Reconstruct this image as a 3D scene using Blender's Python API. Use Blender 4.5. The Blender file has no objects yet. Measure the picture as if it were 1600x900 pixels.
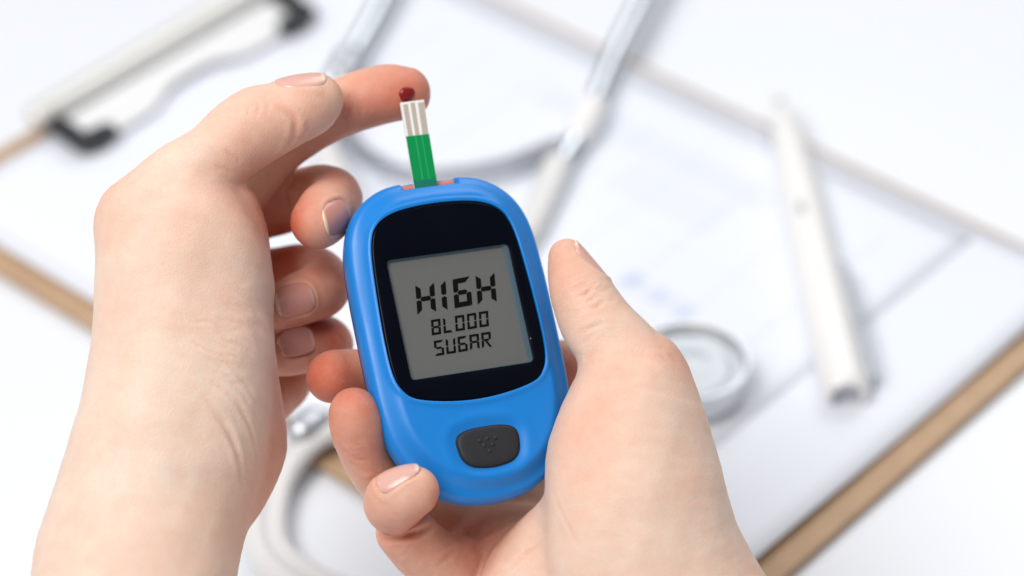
import bpy, bmesh, math, random
import numpy as np
from mathutils import Vector, Matrix
from mathutils.bvhtree import BVHTree

random.seed(4); np.random.seed(4)
scene = bpy.context.scene
COL = scene.collection

# ------------------------------------------------------------------ camera, world, light, exposure
F = 4677.0                       # focal length of the photograph in its own pixels (105 mm macro lens)
PITCH = math.radians(38.13)      # the lens looks down at the desk
CAM = Vector((0, 0, 0.5947))
D0 = 737.0                       # mm from the lens to the screen of the meter

cam_data = bpy.data.cameras.new('camera')
cam = bpy.data.objects.new('camera', cam_data); COL.objects.link(cam)
cam.location = CAM; cam.rotation_euler = (math.pi/2 - PITCH, 0, 0)
cam_data.sensor_width = 36; cam_data.lens = F/1600*36
cam_data.clip_start = 0.02; cam_data.clip_end = 50
cam_data.dof.use_dof = True
cam_data.dof.focus_distance = 0.733
cam_data.dof.aperture_fstop = 6.0
cam_data.dof.aperture_blades = 0
scene.camera = cam
RC = cam.rotation_euler.to_matrix()
RCn = np.array(RC)

world = bpy.data.worlds.new('World'); scene.world = world; world.use_nodes = True
bg = world.node_tree.nodes['Background']
bg.inputs[0].default_value = (1.0, 0.965, 0.935, 1); bg.inputs[1].default_value = 0.29

def area_light(name, loc, target, size, power, color=(1, 1, 1), size_y=None):
    d = bpy.data.lights.new(name, 'AREA'); d.energy = power; d.size = size; d.color = color
    if size_y: d.shape = 'RECTANGLE'; d.size_y = size_y
    o = bpy.data.objects.new(name, d); COL.objects.link(o); o.location = loc
    o.rotation_euler = (Vector(target) - Vector(loc)).to_track_quat('-Z', 'Y').to_euler()
    return o
area_light('softbox_key', (-0.72, 0.10, 1.55), (0, 0.6, 0.1), 1.0, 27.5, (1, 0.985, 0.96))
area_light('softbox_back', (0.5, 1.9, 1.5), (0, 0.6, 0.05), 1.2, 13.5, (0.97, 0.985, 1))

scene.view_settings.view_transform = 'Standard'
scene.view_settings.look = 'None'
scene.view_settings.exposure = 0.07
scene.view_settings.gamma = 1.0
scene.view_settings.use_curve_mapping = False
scene.render.engine = 'CYCLES'
scene.cycles.use_denoising = True
scene.cycles.max_bounces = 10

# ------------------------------------------------------------------ helpers
def held(px, py, z):
    """camera-aligned millimetres of a point z mm nearer than the meter's screen"""
    d = D0 - z
    return np.array([(px-800)*d/F, (450-py)*d/F, z])
def held_world(P):
    """held millimetres (N,3) -> world metres"""
    P = np.atleast_2d(np.asarray(P, float))
    c = np.stack([P[:, 0], P[:, 1], P[:, 2]-D0], 1)/1000
    return c @ RCn.T + np.array(CAM)
def on_table(px, py, h=0.0):
    d = RCn @ np.array([(px-800)/F, (450-py)/F, -1.0])
    t = (h - CAM.z)/d[2]
    return np.array(CAM) + d*t

def setprops(o, label=None, cat=None, group=None, kind=None):
    if label: o['label'] = label
    if cat: o['category'] = cat
    if group: o['group'] = group
    if kind: o['kind'] = kind
    return o
def mesh_obj(name, verts, faces, mat, parent=None, origin=None, smooth=True, autosmooth=None):
    v = np.asarray(verts, float)
    if origin is not None: v = v - np.asarray(origin)
    me = bpy.data.meshes.new(name); me.from_pydata(v.tolist(), [], [list(map(int, f)) for f in faces]); me.update()
    o = bpy.data.objects.new(name, me); COL.objects.link(o)
    if mat: me.materials.append(mat)
    if smooth: me.polygons.foreach_set('use_smooth', [True]*len(me.polygons))
    if autosmooth: 
        me.set_sharp_from_angle(angle=math.radians(autosmooth))
    if parent: o.parent = parent
    elif origin is not None: o.location = Vector(origin)
    return o
def empty(name, loc=(0, 0, 0), mat=None):
    o = bpy.data.objects.new(name, None); COL.objects.link(o); o.empty_display_size = .02
    if mat is not None: o.matrix_world = mat
    else: o.location = Vector(loc)
    return o
def fix_normals(o):
    bm = bmesh.new(); bm.from_mesh(o.data); bmesh.ops.recalc_face_normals(bm, faces=bm.faces); bm.to_mesh(o.data); bm.free()
    return o
def bevel(o, w, seg=3, ang=30):
    m = o.modifiers.new('bevel', 'BEVEL'); m.width = w; m.segments = seg; m.limit_method = 'ANGLE'; m.angle_limit = math.radians(ang)
    return o
def spline(pts, n, closed=False):
    P = np.asarray(pts, float); m = len(P); out = []
    segs = m if closed else m-1
    for i in range(segs):
        if closed: p0, p1, p2, p3 = P[(i-1) % m], P[i], P[(i+1) % m], P[(i+2) % m]
        else: p0, p1, p2, p3 = P[max(i-1, 0)], P[i], P[i+1], P[min(i+2, m-1)]
        t = np.linspace(0, 1, n, endpoint=False)[:, None]
        out.append(.5*((2*p1)+(-p0+p2)*t+(2*p0-5*p1+4*p2-p3)*t**2+(-p0+3*p1-3*p2+p3)*t**3))
    if not closed: out.append(P[-1:])
    return np.concatenate(out)
def tube_mesh(path, rad, ns=20, flat=None, cap=True):
    """path (N,3), rad scalar or (N,), flat = (ratio_sideways, ratio_up)"""
    P = np.asarray(path, float); n = len(P); R = np.broadcast_to(np.asarray(rad, float), (n,))
    T = np.gradient(P, axis=0); T /= np.linalg.norm(T, axis=1)[:, None]
    up = np.array([0, 0, 1.0]); verts = []; faces = []
    fs, fu = flat or (1, 1)
    prev = None
    for i in range(n):
        s = np.cross(T[i], up)
        if np.linalg.norm(s) < .15: s = prev if prev is not None else np.array([1., 0, 0])
        s = s/np.linalg.norm(s); u = np.cross(s, T[i]); prev = s
        for k in range(ns):
            a = 2*math.pi*k/ns
            verts.append(P[i]+R[i]*(fs*math.cos(a)*s+fu*math.sin(a)*u))
    for i in range(n-1):
        for k in range(ns):
            faces.append((i*ns+k, i*ns+(k+1) % ns, (i+1)*ns+(k+1) % ns, (i+1)*ns+k))
    if cap:
        faces.append(tuple(range(ns))[::-1]); faces.append(tuple((n-1)*ns+k for k in range(ns)))
    return np.array(verts), faces
def capped(path, rad, k=5):
    """round the two ends of a tube: returns path, radii with hemispherical ends"""
    P = np.asarray(path, float); n = len(P); R = np.array(np.broadcast_to(np.asarray(rad, float), (n,)))
    a = np.linspace(0, math.pi/2, k+1)[1:]
    d0 = P[0]-P[1]; d0 /= np.linalg.norm(d0); d1 = P[-1]-P[-2]; d1 /= np.linalg.norm(d1)
    s = [P[0]+d0*R[0]*math.sin(x) for x in a][::-1]; sr = [max(R[0]*math.cos(x), R[0]*.02) for x in a][::-1]
    e = [P[-1]+d1*R[-1]*math.sin(x) for x in a]; er = [max(R[-1]*math.cos(x), R[-1]*.02) for x in a]
    return np.concatenate([s, P, e]), np.concatenate([sr, R, er])
def lathe(profile, ns=64):
    """profile [(r,z)] about z"""
    v = []; f = []
    for r, z in profile:
        for k in range(ns):
            a = 2*math.pi*k/ns; v.append((r*math.cos(a), r*math.sin(a), z))
    m = len(profile)
    for i in range(m-1):
        for k in range(ns):
            f.append((i*ns+k, i*ns+(k+1) % ns, (i+1)*ns+(k+1) % ns, (i+1)*ns+k))
    return np.array(v), f

# ------------------------------------------------------------------ materials
def new_mat(name):
    m = bpy.data.materials.new(name); m.use_nodes = True
    nt = m.node_tree; b = nt.nodes['Principled BSDF']
    return m, nt, b
def simple(name, col, rough=.5, metal=0, spec=.5, noise=.06, scale=60, bump=0, bscale=400, coat=0, dust=0, smudge=0):
    """plain paint with a little uneven colour and fine relief"""
    m, nt, b = new_mat(name)
    N = nt.nodes; L = nt.links
    tc = N.new('ShaderNodeTexCoord')
    t = N.new('ShaderNodeTexNoise'); t.inputs['Scale'].default_value = scale; t.inputs['Detail'].default_value = 4
    L.new(tc.outputs['Object'], t.inputs['Vector'])
    r = N.new('ShaderNodeMapRange'); r.inputs['To Min'].default_value = 1-noise; r.inputs['To Max'].default_value = 1+noise
    L.new(t.outputs['Fac'], r.inputs['Value'])
    mx = N.new('ShaderNodeVectorMath'); mx.operation = 'SCALE'; mx.inputs[0].default_value = col
    L.new(r.outputs['Result'], mx.inputs['Scale']); L.new(mx.outputs['Vector'], b.inputs['Base Color'])
    b.inputs['Roughness'].default_value = rough; b.inputs['Metallic'].default_value = metal
    b.inputs['Specular IOR Level'].default_value = spec; b.inputs['Coat Weight'].default_value = coat
    if dust:
        vo = N.new('ShaderNodeTexVoronoi'); vo.inputs['Scale'].default_value = dust; L.new(tc.outputs['Object'], vo.inputs['Vector'])
        sp_ = N.new('ShaderNodeSeparateXYZ'); L.new(vo.outputs['Color'], sp_.inputs[0])
        sz = N.new('ShaderNodeMapRange'); sz.inputs['From Min'].default_value = .93; sz.inputs['To Max'].default_value = .055; L.new(sp_.outputs[0], sz.inputs['Value'])
        lt = N.new('ShaderNodeMath'); lt.operation = 'LESS_THAN'; L.new(vo.outputs['Distance'], lt.inputs[0]); L.new(sz.outputs['Result'], lt.inputs[1])
        md = N.new('ShaderNodeMixRGB'); md.inputs[2].default_value = (.45, .44, .42, 1)
        L.new(lt.outputs[0], md.inputs[0]); L.new(mx.outputs['Vector'], md.inputs[1]); L.new(md.outputs[0], b.inputs['Base Color'])
    if smudge:
        ts = N.new('ShaderNodeTexNoise'); ts.inputs['Scale'].default_value = 70; ts.inputs['Detail'].default_value = 6; L.new(tc.outputs['Object'], ts.inputs['Vector'])
        ms = N.new('ShaderNodeMapRange'); ms.inputs['From Min'].default_value = .3; ms.inputs['From Max'].default_value = .7; ms.inputs['To Min'].default_value = rough-smudge; ms.inputs['To Max'].default_value = rough+smudge
        L.new(ts.outputs['Fac'], ms.inputs['Value']); L.new(ms.outputs['Result'], b.inputs['Roughness'])
    if bump:
        t2 = N.new('ShaderNodeTexNoise'); t2.inputs['Scale'].default_value = bscale; t2.inputs['Detail'].default_value = 3
        L.new(tc.outputs['Object'], t2.inputs['Vector'])
        bp = N.new('ShaderNodeBump'); bp.inputs['Strength'].default_value = bump; bp.inputs['Distance'].default_value = .0003
        L.new(t2.outputs['Fac'], bp.inputs['Height']); L.new(bp.outputs['Normal'], b.inputs['Normal'])
    return m

def skin_material():
    m, nt, b = new_mat('skin'); N = nt.nodes; L = nt.links
    tc = N.new('ShaderNodeTexCoord')
    def noise(scale, detail=4, rough=.5):
        t = N.new('ShaderNodeTexNoise'); t.inputs['Scale'].default_value = scale; t.inputs['Detail'].default_value = detail
        t.inputs['Roughness'].default_value = rough; L.new(tc.outputs['Object'], t.inputs['Vector']); return t
    att = N.new('ShaderNodeAttribute'); att.attribute_name = 'flush_shade'
    n1 = noise(48, 4); n2 = noise(260, 5, .6)
    # skin redness with painted shade + mottling
    a1 = N.new('ShaderNodeMath'); a1.operation = 'MULTIPLY_ADD'; a1.inputs[1].default_value = .38; a1.inputs[2].default_value = -.19
    L.new(n1.outputs['Fac'], a1.inputs[0])
    a3 = N.new('ShaderNodeMath'); a3.operation = 'MULTIPLY_ADD'; a3.inputs[1].default_value = .28; a3.inputs[2].default_value = -.14
    L.new(n2.outputs['Fac'], a3.inputs[0])
    a2 = N.new('ShaderNodeMath'); a2.operation = 'ADD'; L.new(a1.outputs[0], a2.inputs[0]); L.new(a3.outputs[0], a2.inputs[1])
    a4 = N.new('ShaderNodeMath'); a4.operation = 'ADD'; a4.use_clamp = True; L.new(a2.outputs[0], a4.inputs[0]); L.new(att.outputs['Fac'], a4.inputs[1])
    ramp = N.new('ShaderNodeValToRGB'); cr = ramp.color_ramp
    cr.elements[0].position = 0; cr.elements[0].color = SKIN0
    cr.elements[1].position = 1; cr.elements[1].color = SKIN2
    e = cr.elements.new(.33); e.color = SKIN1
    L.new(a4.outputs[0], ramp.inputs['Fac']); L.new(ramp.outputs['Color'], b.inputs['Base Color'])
    b.inputs['Roughness'].default_value = .5; b.inputs['Specular IOR Level'].default_value = .32
    b.inputs['Subsurface Weight'].default_value = .22
    b.inputs['Subsurface Radius'].default_value = (1.0, .36, .2); b.inputs['Subsurface Scale'].default_value = .0016
    # relief: polygonal skin texture and finer grain
    v = N.new('ShaderNodeTexVoronoi'); v.inputs['Scale'].default_value = 1350; v.feature = 'DISTANCE_TO_EDGE'
    nd = noise(500, 2)
    mixv = N.new('ShaderNodeMixRGB'); mixv.inputs[0].default_value = .0006
    L.new(tc.outputs['Object'], mixv.inputs[1]); L.new(nd.outputs['Color'], mixv.inputs[2]); L.new(mixv.outputs[0], v.inputs['Vector'])
    mr = N.new('ShaderNodeMapRange'); mr.inputs['From Max'].default_value = .22; L.new(v.outputs['Distance'], mr.inputs['Value'])
    bp = N.new('ShaderNodeBump'); bp.inputs['Strength'].default_value = .32; bp.inputs['Distance'].default_value = .00013
    L.new(mr.outputs['Result'], bp.inputs['Height'])
    n3 = noise(330, 4, .6)
    bp2 = N.new('ShaderNodeBump'); bp2.inputs['Strength'].default_value = .22; bp2.inputs['Distance'].default_value = .0004
    L.new(n3.outputs['Fac'], bp2.inputs['Height']); L.new(bp.outputs['Normal'], bp2.inputs['Normal'])
    L.new(bp2.outputs['Normal'], b.inputs['Normal'])
    return m
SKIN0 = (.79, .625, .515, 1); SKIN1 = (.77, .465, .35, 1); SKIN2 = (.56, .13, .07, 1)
M_skin = skin_material()

def nail_material(name='fingernail', bed=((.70, .42, .36, 1), (.70, .41, .345, 1))):
    m, nt, b = new_mat(name); N = nt.nodes; L = nt.links
    att = N.new('ShaderNodeAttribute'); att.attribute_name = 'along'
    ramp = N.new('ShaderNodeValToRGB'); cr = ramp.color_ramp
    cr.elements[0].position = 0; cr.elements[0].color = (.74, .48, .41, 1)
    cr.elements[1].position = .97; cr.elements[1].color = (.80, .62, .47, 1)
    e = cr.elements.new(.12); e.color = bed[0]
    e = cr.elements.new(.89); e.color = bed[1]
    e = cr.elements.new(.935); e.color = (.80, .60, .47, 1)
    L.new(att.outputs['Fac'], ramp.inputs['Fac']); L.new(ramp.outputs['Color'], b.inputs['Base Color'])
    b.inputs['Roughness'].default_value = .22; b.inputs['Specular IOR Level'].default_value = .6
    b.inputs['Subsurface Weight'].default_value = .15; b.inputs['Subsurface Radius'].default_value = (1, .4, .25); b.inputs['Subsurface Scale'].default_value = .001
    return m
M_nail = nail_material()
M_nail_shaded = nail_material('fingernail_shaded', ((.62, .30, .25, 1), (.60, .27, .22, 1)))  # pinker, darker bed: shade on the curled nails put into the colour

M_table = simple('white_desk', (.785, .818, .88), .35, noise=.012, scale=6, bump=.05, bscale=150)
M_blue = simple('blue_plastic', (.004, .203, .64), .38, smudge=.1, spec=.45, noise=.03, scale=90, bump=.05, bscale=2600)
M_backshell = simple('dark_blue_plastic', (.012, .05, .16), .45, noise=.03)
M_bezel = simple('black_window', (.0012, .002, .006), .25, spec=.09, noise=.1, dust=420, smudge=.08)
M_lcd = simple('grey_lcd', (.122, .126, .124), .4, spec=.15, noise=.025, scale=1500)
M_seg = simple('lcd_black', (.002, .002, .002), .5, spec=.1)
M_lcdwall = simple('lcd_well', (.055, .10, .135), .3)
M_button = simple('black_rubber', (.016, .017, .022), .55, dust=700, spec=.4, noise=.08, bump=.25, bscale=3000)
M_gap = simple('gap_black', (.006, .02, .06), .7)
M_orange = simple('orange_plastic', (.70, .20, .10), .45)
M_stripwhite = simple('strip_white', (.82, .81, .80), .35)
M_electrode = simple('strip_carbon', (.46, .40, .34), .5, noise=.14, scale=2500)
M_green = simple('strip_green', (.0, .26, .07), .38, spec=.2, noise=.04, scale=700)
M_greenline = simple('strip_green_light', (.02, .36, .13), .35)
M_greendark = simple('strip_green_dark', (.0, .17, .10), .35)
M_board = simple('hardboard', (.48, .32, .20), .6, noise=.16, scale=110, bump=.2, bscale=700)
M_clipmetal = simple('clip_steel', (.74, .74, .71), .42, metal=.35, noise=.03)
M_clipplate = simple('clip_plate', (.80, .81, .83), .4, noise=.02)
M_rubber = simple('clip_rubber', (.020, .022, .028), .55)
M_chrome = simple('chrome', (.66, .70, .74), .22, metal=1, noise=.02)
M_rim = simple('brushed_steel', (.74, .76, .79), .25, metal=.9, noise=.03)
M_steel2 = simple('spring_steel', (.55, .57, .61), .35, metal=.8, noise=.03)
M_tubing = simple('white_tubing', (.74, .745, .75), .3, noise=.02)
M_diaphragm = simple('diaphragm', (.50, .55, .60), .12, noise=.04, coat=.4)
M_pen = simple('white_pen_plastic', (.86, .86, .86), .3, noise=.01)
M_grey = simple('grey_plastic', (.5, .51, .55), .45)
M_clear, _nt, _b = new_mat('clear_plastic')
_b.inputs['Base Color'].default_value = (.95, .97, 1, 1); _b.inputs['Transmission Weight'].default_value = 1; _b.inputs['Roughness'].default_value = .08; _b.inputs['IOR'].default_value = 1.4
M_blood, _nt, _b = new_mat('blood')
_b.inputs['Base Color'].default_value = (.22, .005, .007, 1); _b.inputs['Roughness'].default_value = .22; _b.inputs['Subsurface Weight'].default_value = .1
_b.inputs['Subsurface Scale'].default_value = .0005

# ------------------------------------------------------------------ the desk
def plate(name, corners2, z0, z1, mat, parent=None, origin=None, radius=0, bev=0):
    """flat plate from a ccw outline (world xy) between two heights"""
    pts = [np.array(p, float) for p in corners2]
    if radius:
        out = []
        n = len(pts)
        for i in range(n):
            p = pts[i]; a = pts[i-1]-p; c = pts[(i+1) % n]-p
            a /= np.linalg.norm(a); c /= np.linalg.norm(c)
            for t in np.linspace(0, 1, 7):
                q = p + a*radius*(1-t)**2 + c*radius*t**2
                out.append(q)
        pts = out
    n = len(pts)
    v = [(p[0], p[1], z0) for p in pts]+[(p[0], p[1], z1) for p in pts]
    f = [tuple(range(n))[::-1], tuple(range(n, 2*n))]+[(i, (i+1) % n, n+(i+1) % n, n+i) for i in range(n)]
    o = mesh_obj(name, v, f, mat, parent, origin, smooth=False)
    fix_normals(o)
    if bev: bevel(o, bev, 2)
    return o

tv = [(-6, -2, 0), (6, -2, 0), (6, 8, 0), (-6, 8, 0)]
table = setprops(mesh_obj('table_top', tv, [(0, 1, 2, 3)], M_table, smooth=False), kind='structure')

# clipboard frame: corner nearest the left of the picture, short side (clip) runs to the upper right
cL = on_table(-164, 327, .003); cT = on_table(572, -100, .003); cB = on_table(1050, 1055, .003)
e1 = (cT-cL)[:2]; W_B = np.linalg.norm(e1); e1 = e1/W_B
e2 = np.array([e1[1], -e1[0]])
if e2 @ (cB-cL)[:2] < 0: e2 = -e2
L_B = float(e2 @ (cB-cL)[:2])
def bd(u, v):
    """board metres: u along the clip edge, v away from it -> world xy"""
    return cL[:2] + e1*u + e2*v
def bd_inv(px, py, h):
    p = on_table(px, py, h)[:2]-cL[:2]; return float(p @ e1), float(p @ e2)
ORG_B = np.array([*bd(W_B/2, L_B/2), 0])
clipboard = setprops(empty('clipboard', ORG_B), 'brown hardboard clipboard with steel clip and black rubber corners lying on the white desk', 'clipboard')
def part_on(parent, o):
    """parent an object that was made in world coordinates"""
    o.parent = parent; o.matrix_parent_inverse = parent.matrix_basis.inverted(); return o
part_on(clipboard, plate('board', [bd(0, 0), bd(W_B, 0), bd(W_B, L_B), bd(0, L_B)][::-1], .0005, .0035, M_board, origin=ORG_B, radius=.012, bev=.0006))

# papers with faint printed tables
def paper_material(name, rects, tint=(.785, .82, .90)):
    """rects: (u0,u1,v0,v1,strength) in metres of the sheet's own frame (object coordinates)"""
    m, nt, b = new_mat(name); N = nt.nodes; L = nt.links
    tc = N.new('ShaderNodeTexCoord'); sp = N.new('ShaderNodeSeparateXYZ'); L.new(tc.outputs['Object'], sp.inputs[0])
    def mth(op, a, c=None, v=None, clamp=False):
        n = N.new('ShaderNodeMath'); n.operation = op; n.use_clamp = clamp
        L.new(a, n.inputs[0])
        if c is not None: L.new(c, n.inputs[1])
        if v is not None: n.inputs[1].default_value = v
        return n.outputs[0]
    tot = None
    for (u0, u1, v0, v1, s) in rects:
        a = mth('MULTIPLY', mth('GREATER_THAN', sp.outputs[0], v=u0), mth('LESS_THAN', sp.outputs[0], v=u1))
        c = mth('MULTIPLY', mth('GREATER_THAN', sp.outputs[1], v=v0), mth('LESS_THAN', sp.outputs[1], v=v1))
        r = mth('MULTIPLY', mth('MULTIPLY', a, c), v=s)
        tot = r if tot is None else mth('ADD', tot, r, clamp=True)
    # rows of small print
    mix = N.new('ShaderNodeMixRGB'); mix.inputs[1].default_value = (*tint, 1); mix.inputs[2].default_value = (.42, .50, .74, 1)
    if tot is not None: L.new(tot, mix.inputs[0])
    else: mix.inputs[0].default_value = 0
    L.new(mix.outputs[0], b.inputs['Base Color']); b.inputs['Roughness'].default_value = .6; b.inputs['Specular IOR Level'].default_value = .25
    return m
def sheet(name, u0, u1, v0, v1, z, mat, label, curl=0.0, corner=None):
    nu, nv = 24, 34; verts = []; faces = []
    for j in range(nv+1):
        for i in range(nu+1):
            u = u0+(u1-u0)*i/nu; v = v0+(v1-v0)*j/nv
            zz = z + .00002*math.sin(i*.35+j*.21)*math.sin(j*.13)
            ev = max(0, (j/nv-.86)/.14)
            zz += curl*ev**2*(.7+.5*math.sin(i*.33))
            verts.append((u-(u0+u1)/2, v-(v0+v1)/2, zz-z))
    for j in range(nv):
        for i in range(nu):
            a = j*(nu+1)+i; faces.append((a, a+1, a+nu+2, a+nu+1))
    o = mesh_obj(name, verts, faces, mat)
    c = bd((u0+u1)/2, (v0+v1)/2)
    o.matrix_world = Matrix(((e1[0], e2[0], 0, c[0]), (e1[1], e2[1], 0, c[1]), (0, 0, 1, z), (0, 0, 0, 1)))
    # thickness
    s = o.modifiers.new('thickness', 'SOLIDIFY'); s.thickness = .0004; s.offset = 0
    return setprops(o, label, 'paper')
def rel(pxs, u0, u1, v0, v1):
    out = []
    for (pu, pv) in pxs: out.append((pu-(u0+u1)/2, pv-(v0+v1)/2))
    return out
zu = .0060
u_lo, _ = bd_inv(71, 426, .005); uL = (bd_inv(0, 383, .005)[0]+bd_inv(142, 469, .005)[0])/2
vC = (bd_inv(1182, 890, .006)[1]+bd_inv(1600, 502, .006)[1])/2
uR = (bd_inv(790, 9, .005)[0]+bd_inv(1590, 393, .005)[0])/2+.0012
P1 = (uL, uR, .012, vC)
def prints(P, lst):
    uc, vc = (P[0]+P[1])/2, (P[2]+P[3])/2
    return [(a-uc, b_-uc, c-vc, d-vc, s) for a, b_, c, d, s in lst]
m1 = paper_material('paper_lower', prints(P1, [(.03, .2, .03, .3, .0)]))
sheet('paper_sheet', *P1, zu-.001, m1, 'lower white sheet on the clipboard reaching nearest its bare bottom edge', curl=.0016)
# upper, shorter sheet
vS = (bd_inv(1130, 682, .0075)[1]+bd_inv(1470, 405, .0075)[1])/2
P2 = (uL+.004, uR-.006, .010, vS)
pr = []
for (px, py, du, dv, s) in [(1045, 300, .010, .022, .10), (990, 432, .004, .004, .4), (1030, 456, .004, .004, .36), (1068, 478, .004, .004, .3)]:
    u, v = bd_inv(px, py, .0075); pr.append((u-du, u+du, v-dv, v+dv, s))
for k in range(9):
    u0_, v0_ = bd_inv(1290-10*k, 250+38*k, .0075)
    pr.append((P2[0]+.02+.006*(k % 3), P2[1]-.018, P2[2]+.055+.024*k, P2[2]+.0575+.024*k, .09 if k % 2 else .13))
for k in range(5):
    pr.append((P2[0]+.03+.036*k, P2[0]+.0312+.036*k, P2[2]+.055, P2[3]-.03, .09))
for k in range(3):
    pr.append((P2[0]+.012+.01*k, P2[0]+.018+.01*k, P2[2]+.08, P2[2]+.086, .2))
pr.append((P2[1]-.035, P2[1]-.022, P2[2]+.11, P2[3]-.06, .14))
m2 = paper_material('paper_upper', prints(P2, pr))
sheet('paper_sheet', *P2, zu-.00055, m2, 'upper printed sheet on the clipboard with faint blue tables under the white pen')

# the clip: bar along the short edge, pressed plate, two black rubber corners
u0b, v0b = bd_inv(62, 183, .012); u1b, v1b = bd_inv(395, -14, .012)
ubar0 = u0b; vbar = (v0b+v1b)/2; ubar1 = W_B-ubar0
path = [np.array([*bd(u, vbar), .0125]) for u in np.linspace(ubar0, ubar1, 12)]
pp, rr = capped(path, .0044)
v, f = tube_mesh(pp, rr, 20, flat=(1.15, .95))
part_on(clipboard, mesh_obj('clip_bar', v, f, M_clipmetal, origin=ORG_B))
# plate with wavy front edge and a raised middle
nu, nv = 60, 12; verts = []; faces = []
def plate_len(t):  # depth of the plate from the bar
    hump = math.exp(-((t-.5)/.17)**4)
    return .021 - .006*hump
for j in range(nv+1):
    for i in range(nu+1):
        t = i/nu; u = ubar0+.004+(ubar1-ubar0-.008)*t; s = j/nv
        z = .0078+.0012*(1-s)+.0010*math.exp(-((t-.5)/.2)**4)*s
        verts.append((*bd(u, vbar+.002+plate_len(t)*s), z))
for j in range(nv):
    for i in range(nu):
        a = j*(nu+1)+i; faces.append((a, a+1, a+nu+2, a+nu+1))
o = mesh_obj('clip_plate', verts, faces, M_clipplate, origin=ORG_B); s_ = o.modifiers.new('t', 'SOLIDIFY'); s_.thickness = .0006
part_on(clipboard, o)
def corner_guard(pxs, h):
    pts = [on_table(x, y, h) for x, y in pxs]
    c = spline([pts[0], pts[0]*.4+pts[1]*.6, pts[1], pts[1]*.6+pts[2]*.4, pts[2]], 4)
    pp, rr = capped(c, .0034)
    v, f = tube_mesh(pp, rr, 14, flat=(1.15, .8))
    return mesh_obj('rubber_corner', v, f, M_rubber, origin=ORG_B)
part_on(clipboard, corner_guard([(86, 192), (130, 222), (168, 205)], .010))
part_on(clipboard, corner_guard([(440, -8), (478, 20), (448, 40)], .010))

# ------------------------------------------------------------------ stethoscope
def tb(px, py, h): return on_table(px, py, h)
ORG_S = tb(1078, 563, .0178)
steth = setprops(empty('stethoscope', (ORG_S[0], ORG_S[1], 0)), 'stethoscope with chrome ear tubes, white tubing and round chestpiece on the papers', 'stethoscope')
OS = np.array(steth.location)
def s_tube(name, pts, rad, mat, n=10, ns=20, flat=None, parent=None):
    c = spline([tb(*p) for p in pts], n)
    pp, rr = capped(c, rad)
    v, f = tube_mesh(pp, rr, ns, flat=flat)
    o = mesh_obj(name, v, f, mat, origin=OS)
    return part_on(parent or steth, o)
s_tube('ear_tube', [(1060, -120, .014), (1008, -10, .013), (960, 85, .012), (915, 190, .011), (872, 262, .010)], .0036, M_chrome)
s_tube('ear_tube', [(640, -90, .014), (600, -5, .013), (565, 60, .012), (530, 118, .011), (500, 160, .010)], .0036, M_chrome)
s_tube('tube_sleeve', [(924, 171, .0112), (915, 189, .011), (906, 207, .011)], .0056, M_pen)
s_tube('tube_sleeve', [(546, 92, .0115), (538, 106, .0115), (530, 120, .011)], .0052, M_steel2)
s_tube('leaf_spring', [(868, 232, .012), (830, 248, .011), (780, 266, .010), (700, 278, .010), (620, 268, .010), (565, 240, .010), (540, 200, .010), (530, 150, .011)], .0032, M_steel2, flat=(.45, 1.5))
s_tube('tubing', [(870, 262, .010), (848, 315, .009), (815, 375, .009), (760, 430, .009), (700, 480, .009)], .0052, M_tubing)
s_tube('tubing', [(502, 158, .010), (505, 230, .009), (560, 330, .009), (640, 420, .009), (700, 480, .009)], .0052, M_tubing)
s_tube('tubing', [(700, 480, .009), (680, 560, .0095), (600, 622, .0095), (520, 655, .0095), (455, 690, .0085), (415, 745, .006), (398, 815, .0055), (415, 880, .0055), (490, 935, .0055), (640, 985, .0055), (820, 980, .0055), (930, 860, .007), (985, 720, .012), (1010, 640, .013)], .0038, M_tubing)
s_tube('tubing', [(560, 668, .0095), (500, 684, .0095), (452, 735, .0065), (432, 800, .0055), (440, 860, .0055), (500, 905, .0055), (600, 940, .0055)], .0034, M_tubing)
s_tube('tube_joint', [(492, 664, .0105), (474, 676, .0105)], .0056, M_steel2)
# chestpiece
R_c = 93*np.linalg.norm(ORG_S-np.array(CAM))/F
cp_loc = (ORG_S[0], ORG_S[1], .0066)
H_c = .0115
prof = [(R_c*.35, 0), (R_c*.78, 0.0002), (R_c*.93, .0012), (R_c*.98, .004), (R_c*.98, H_c-.003), (R_c*1.0, H_c-.0022), (R_c*1.0, H_c-.0006), (R_c*.985, H_c), (R_c*.965, H_c), (R_c*.94, H_c-.0009), (R_c*.925, H_c-.0026), (R_c*.90, H_c-.0028)]
v, f = lathe(prof, 72); chest = mesh_obj('chestpiece', v+np.array(cp_loc), f, M_rim, origin=OS, autosmooth=40); part_on(steth, chest)
prof = [(R_c*.93, H_c-.0031), (R_c*.72, H_c-.0028), (R_c*.66, H_c-.0032), (R_c*.4, H_c-.0024), (R_c*.2, H_c-.0021), (.0001, H_c-.0020)]
v, f = lathe(prof, 64); o = mesh_obj('diaphragm', v+np.array(cp_loc), f, M_diaphragm, origin=OS); part_on(steth, o)
s_tube('stem', [(1008, 646, .0125), (1022, 618, .0125), (1036, 600, .0125)], .0030, M_chrome)

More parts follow.
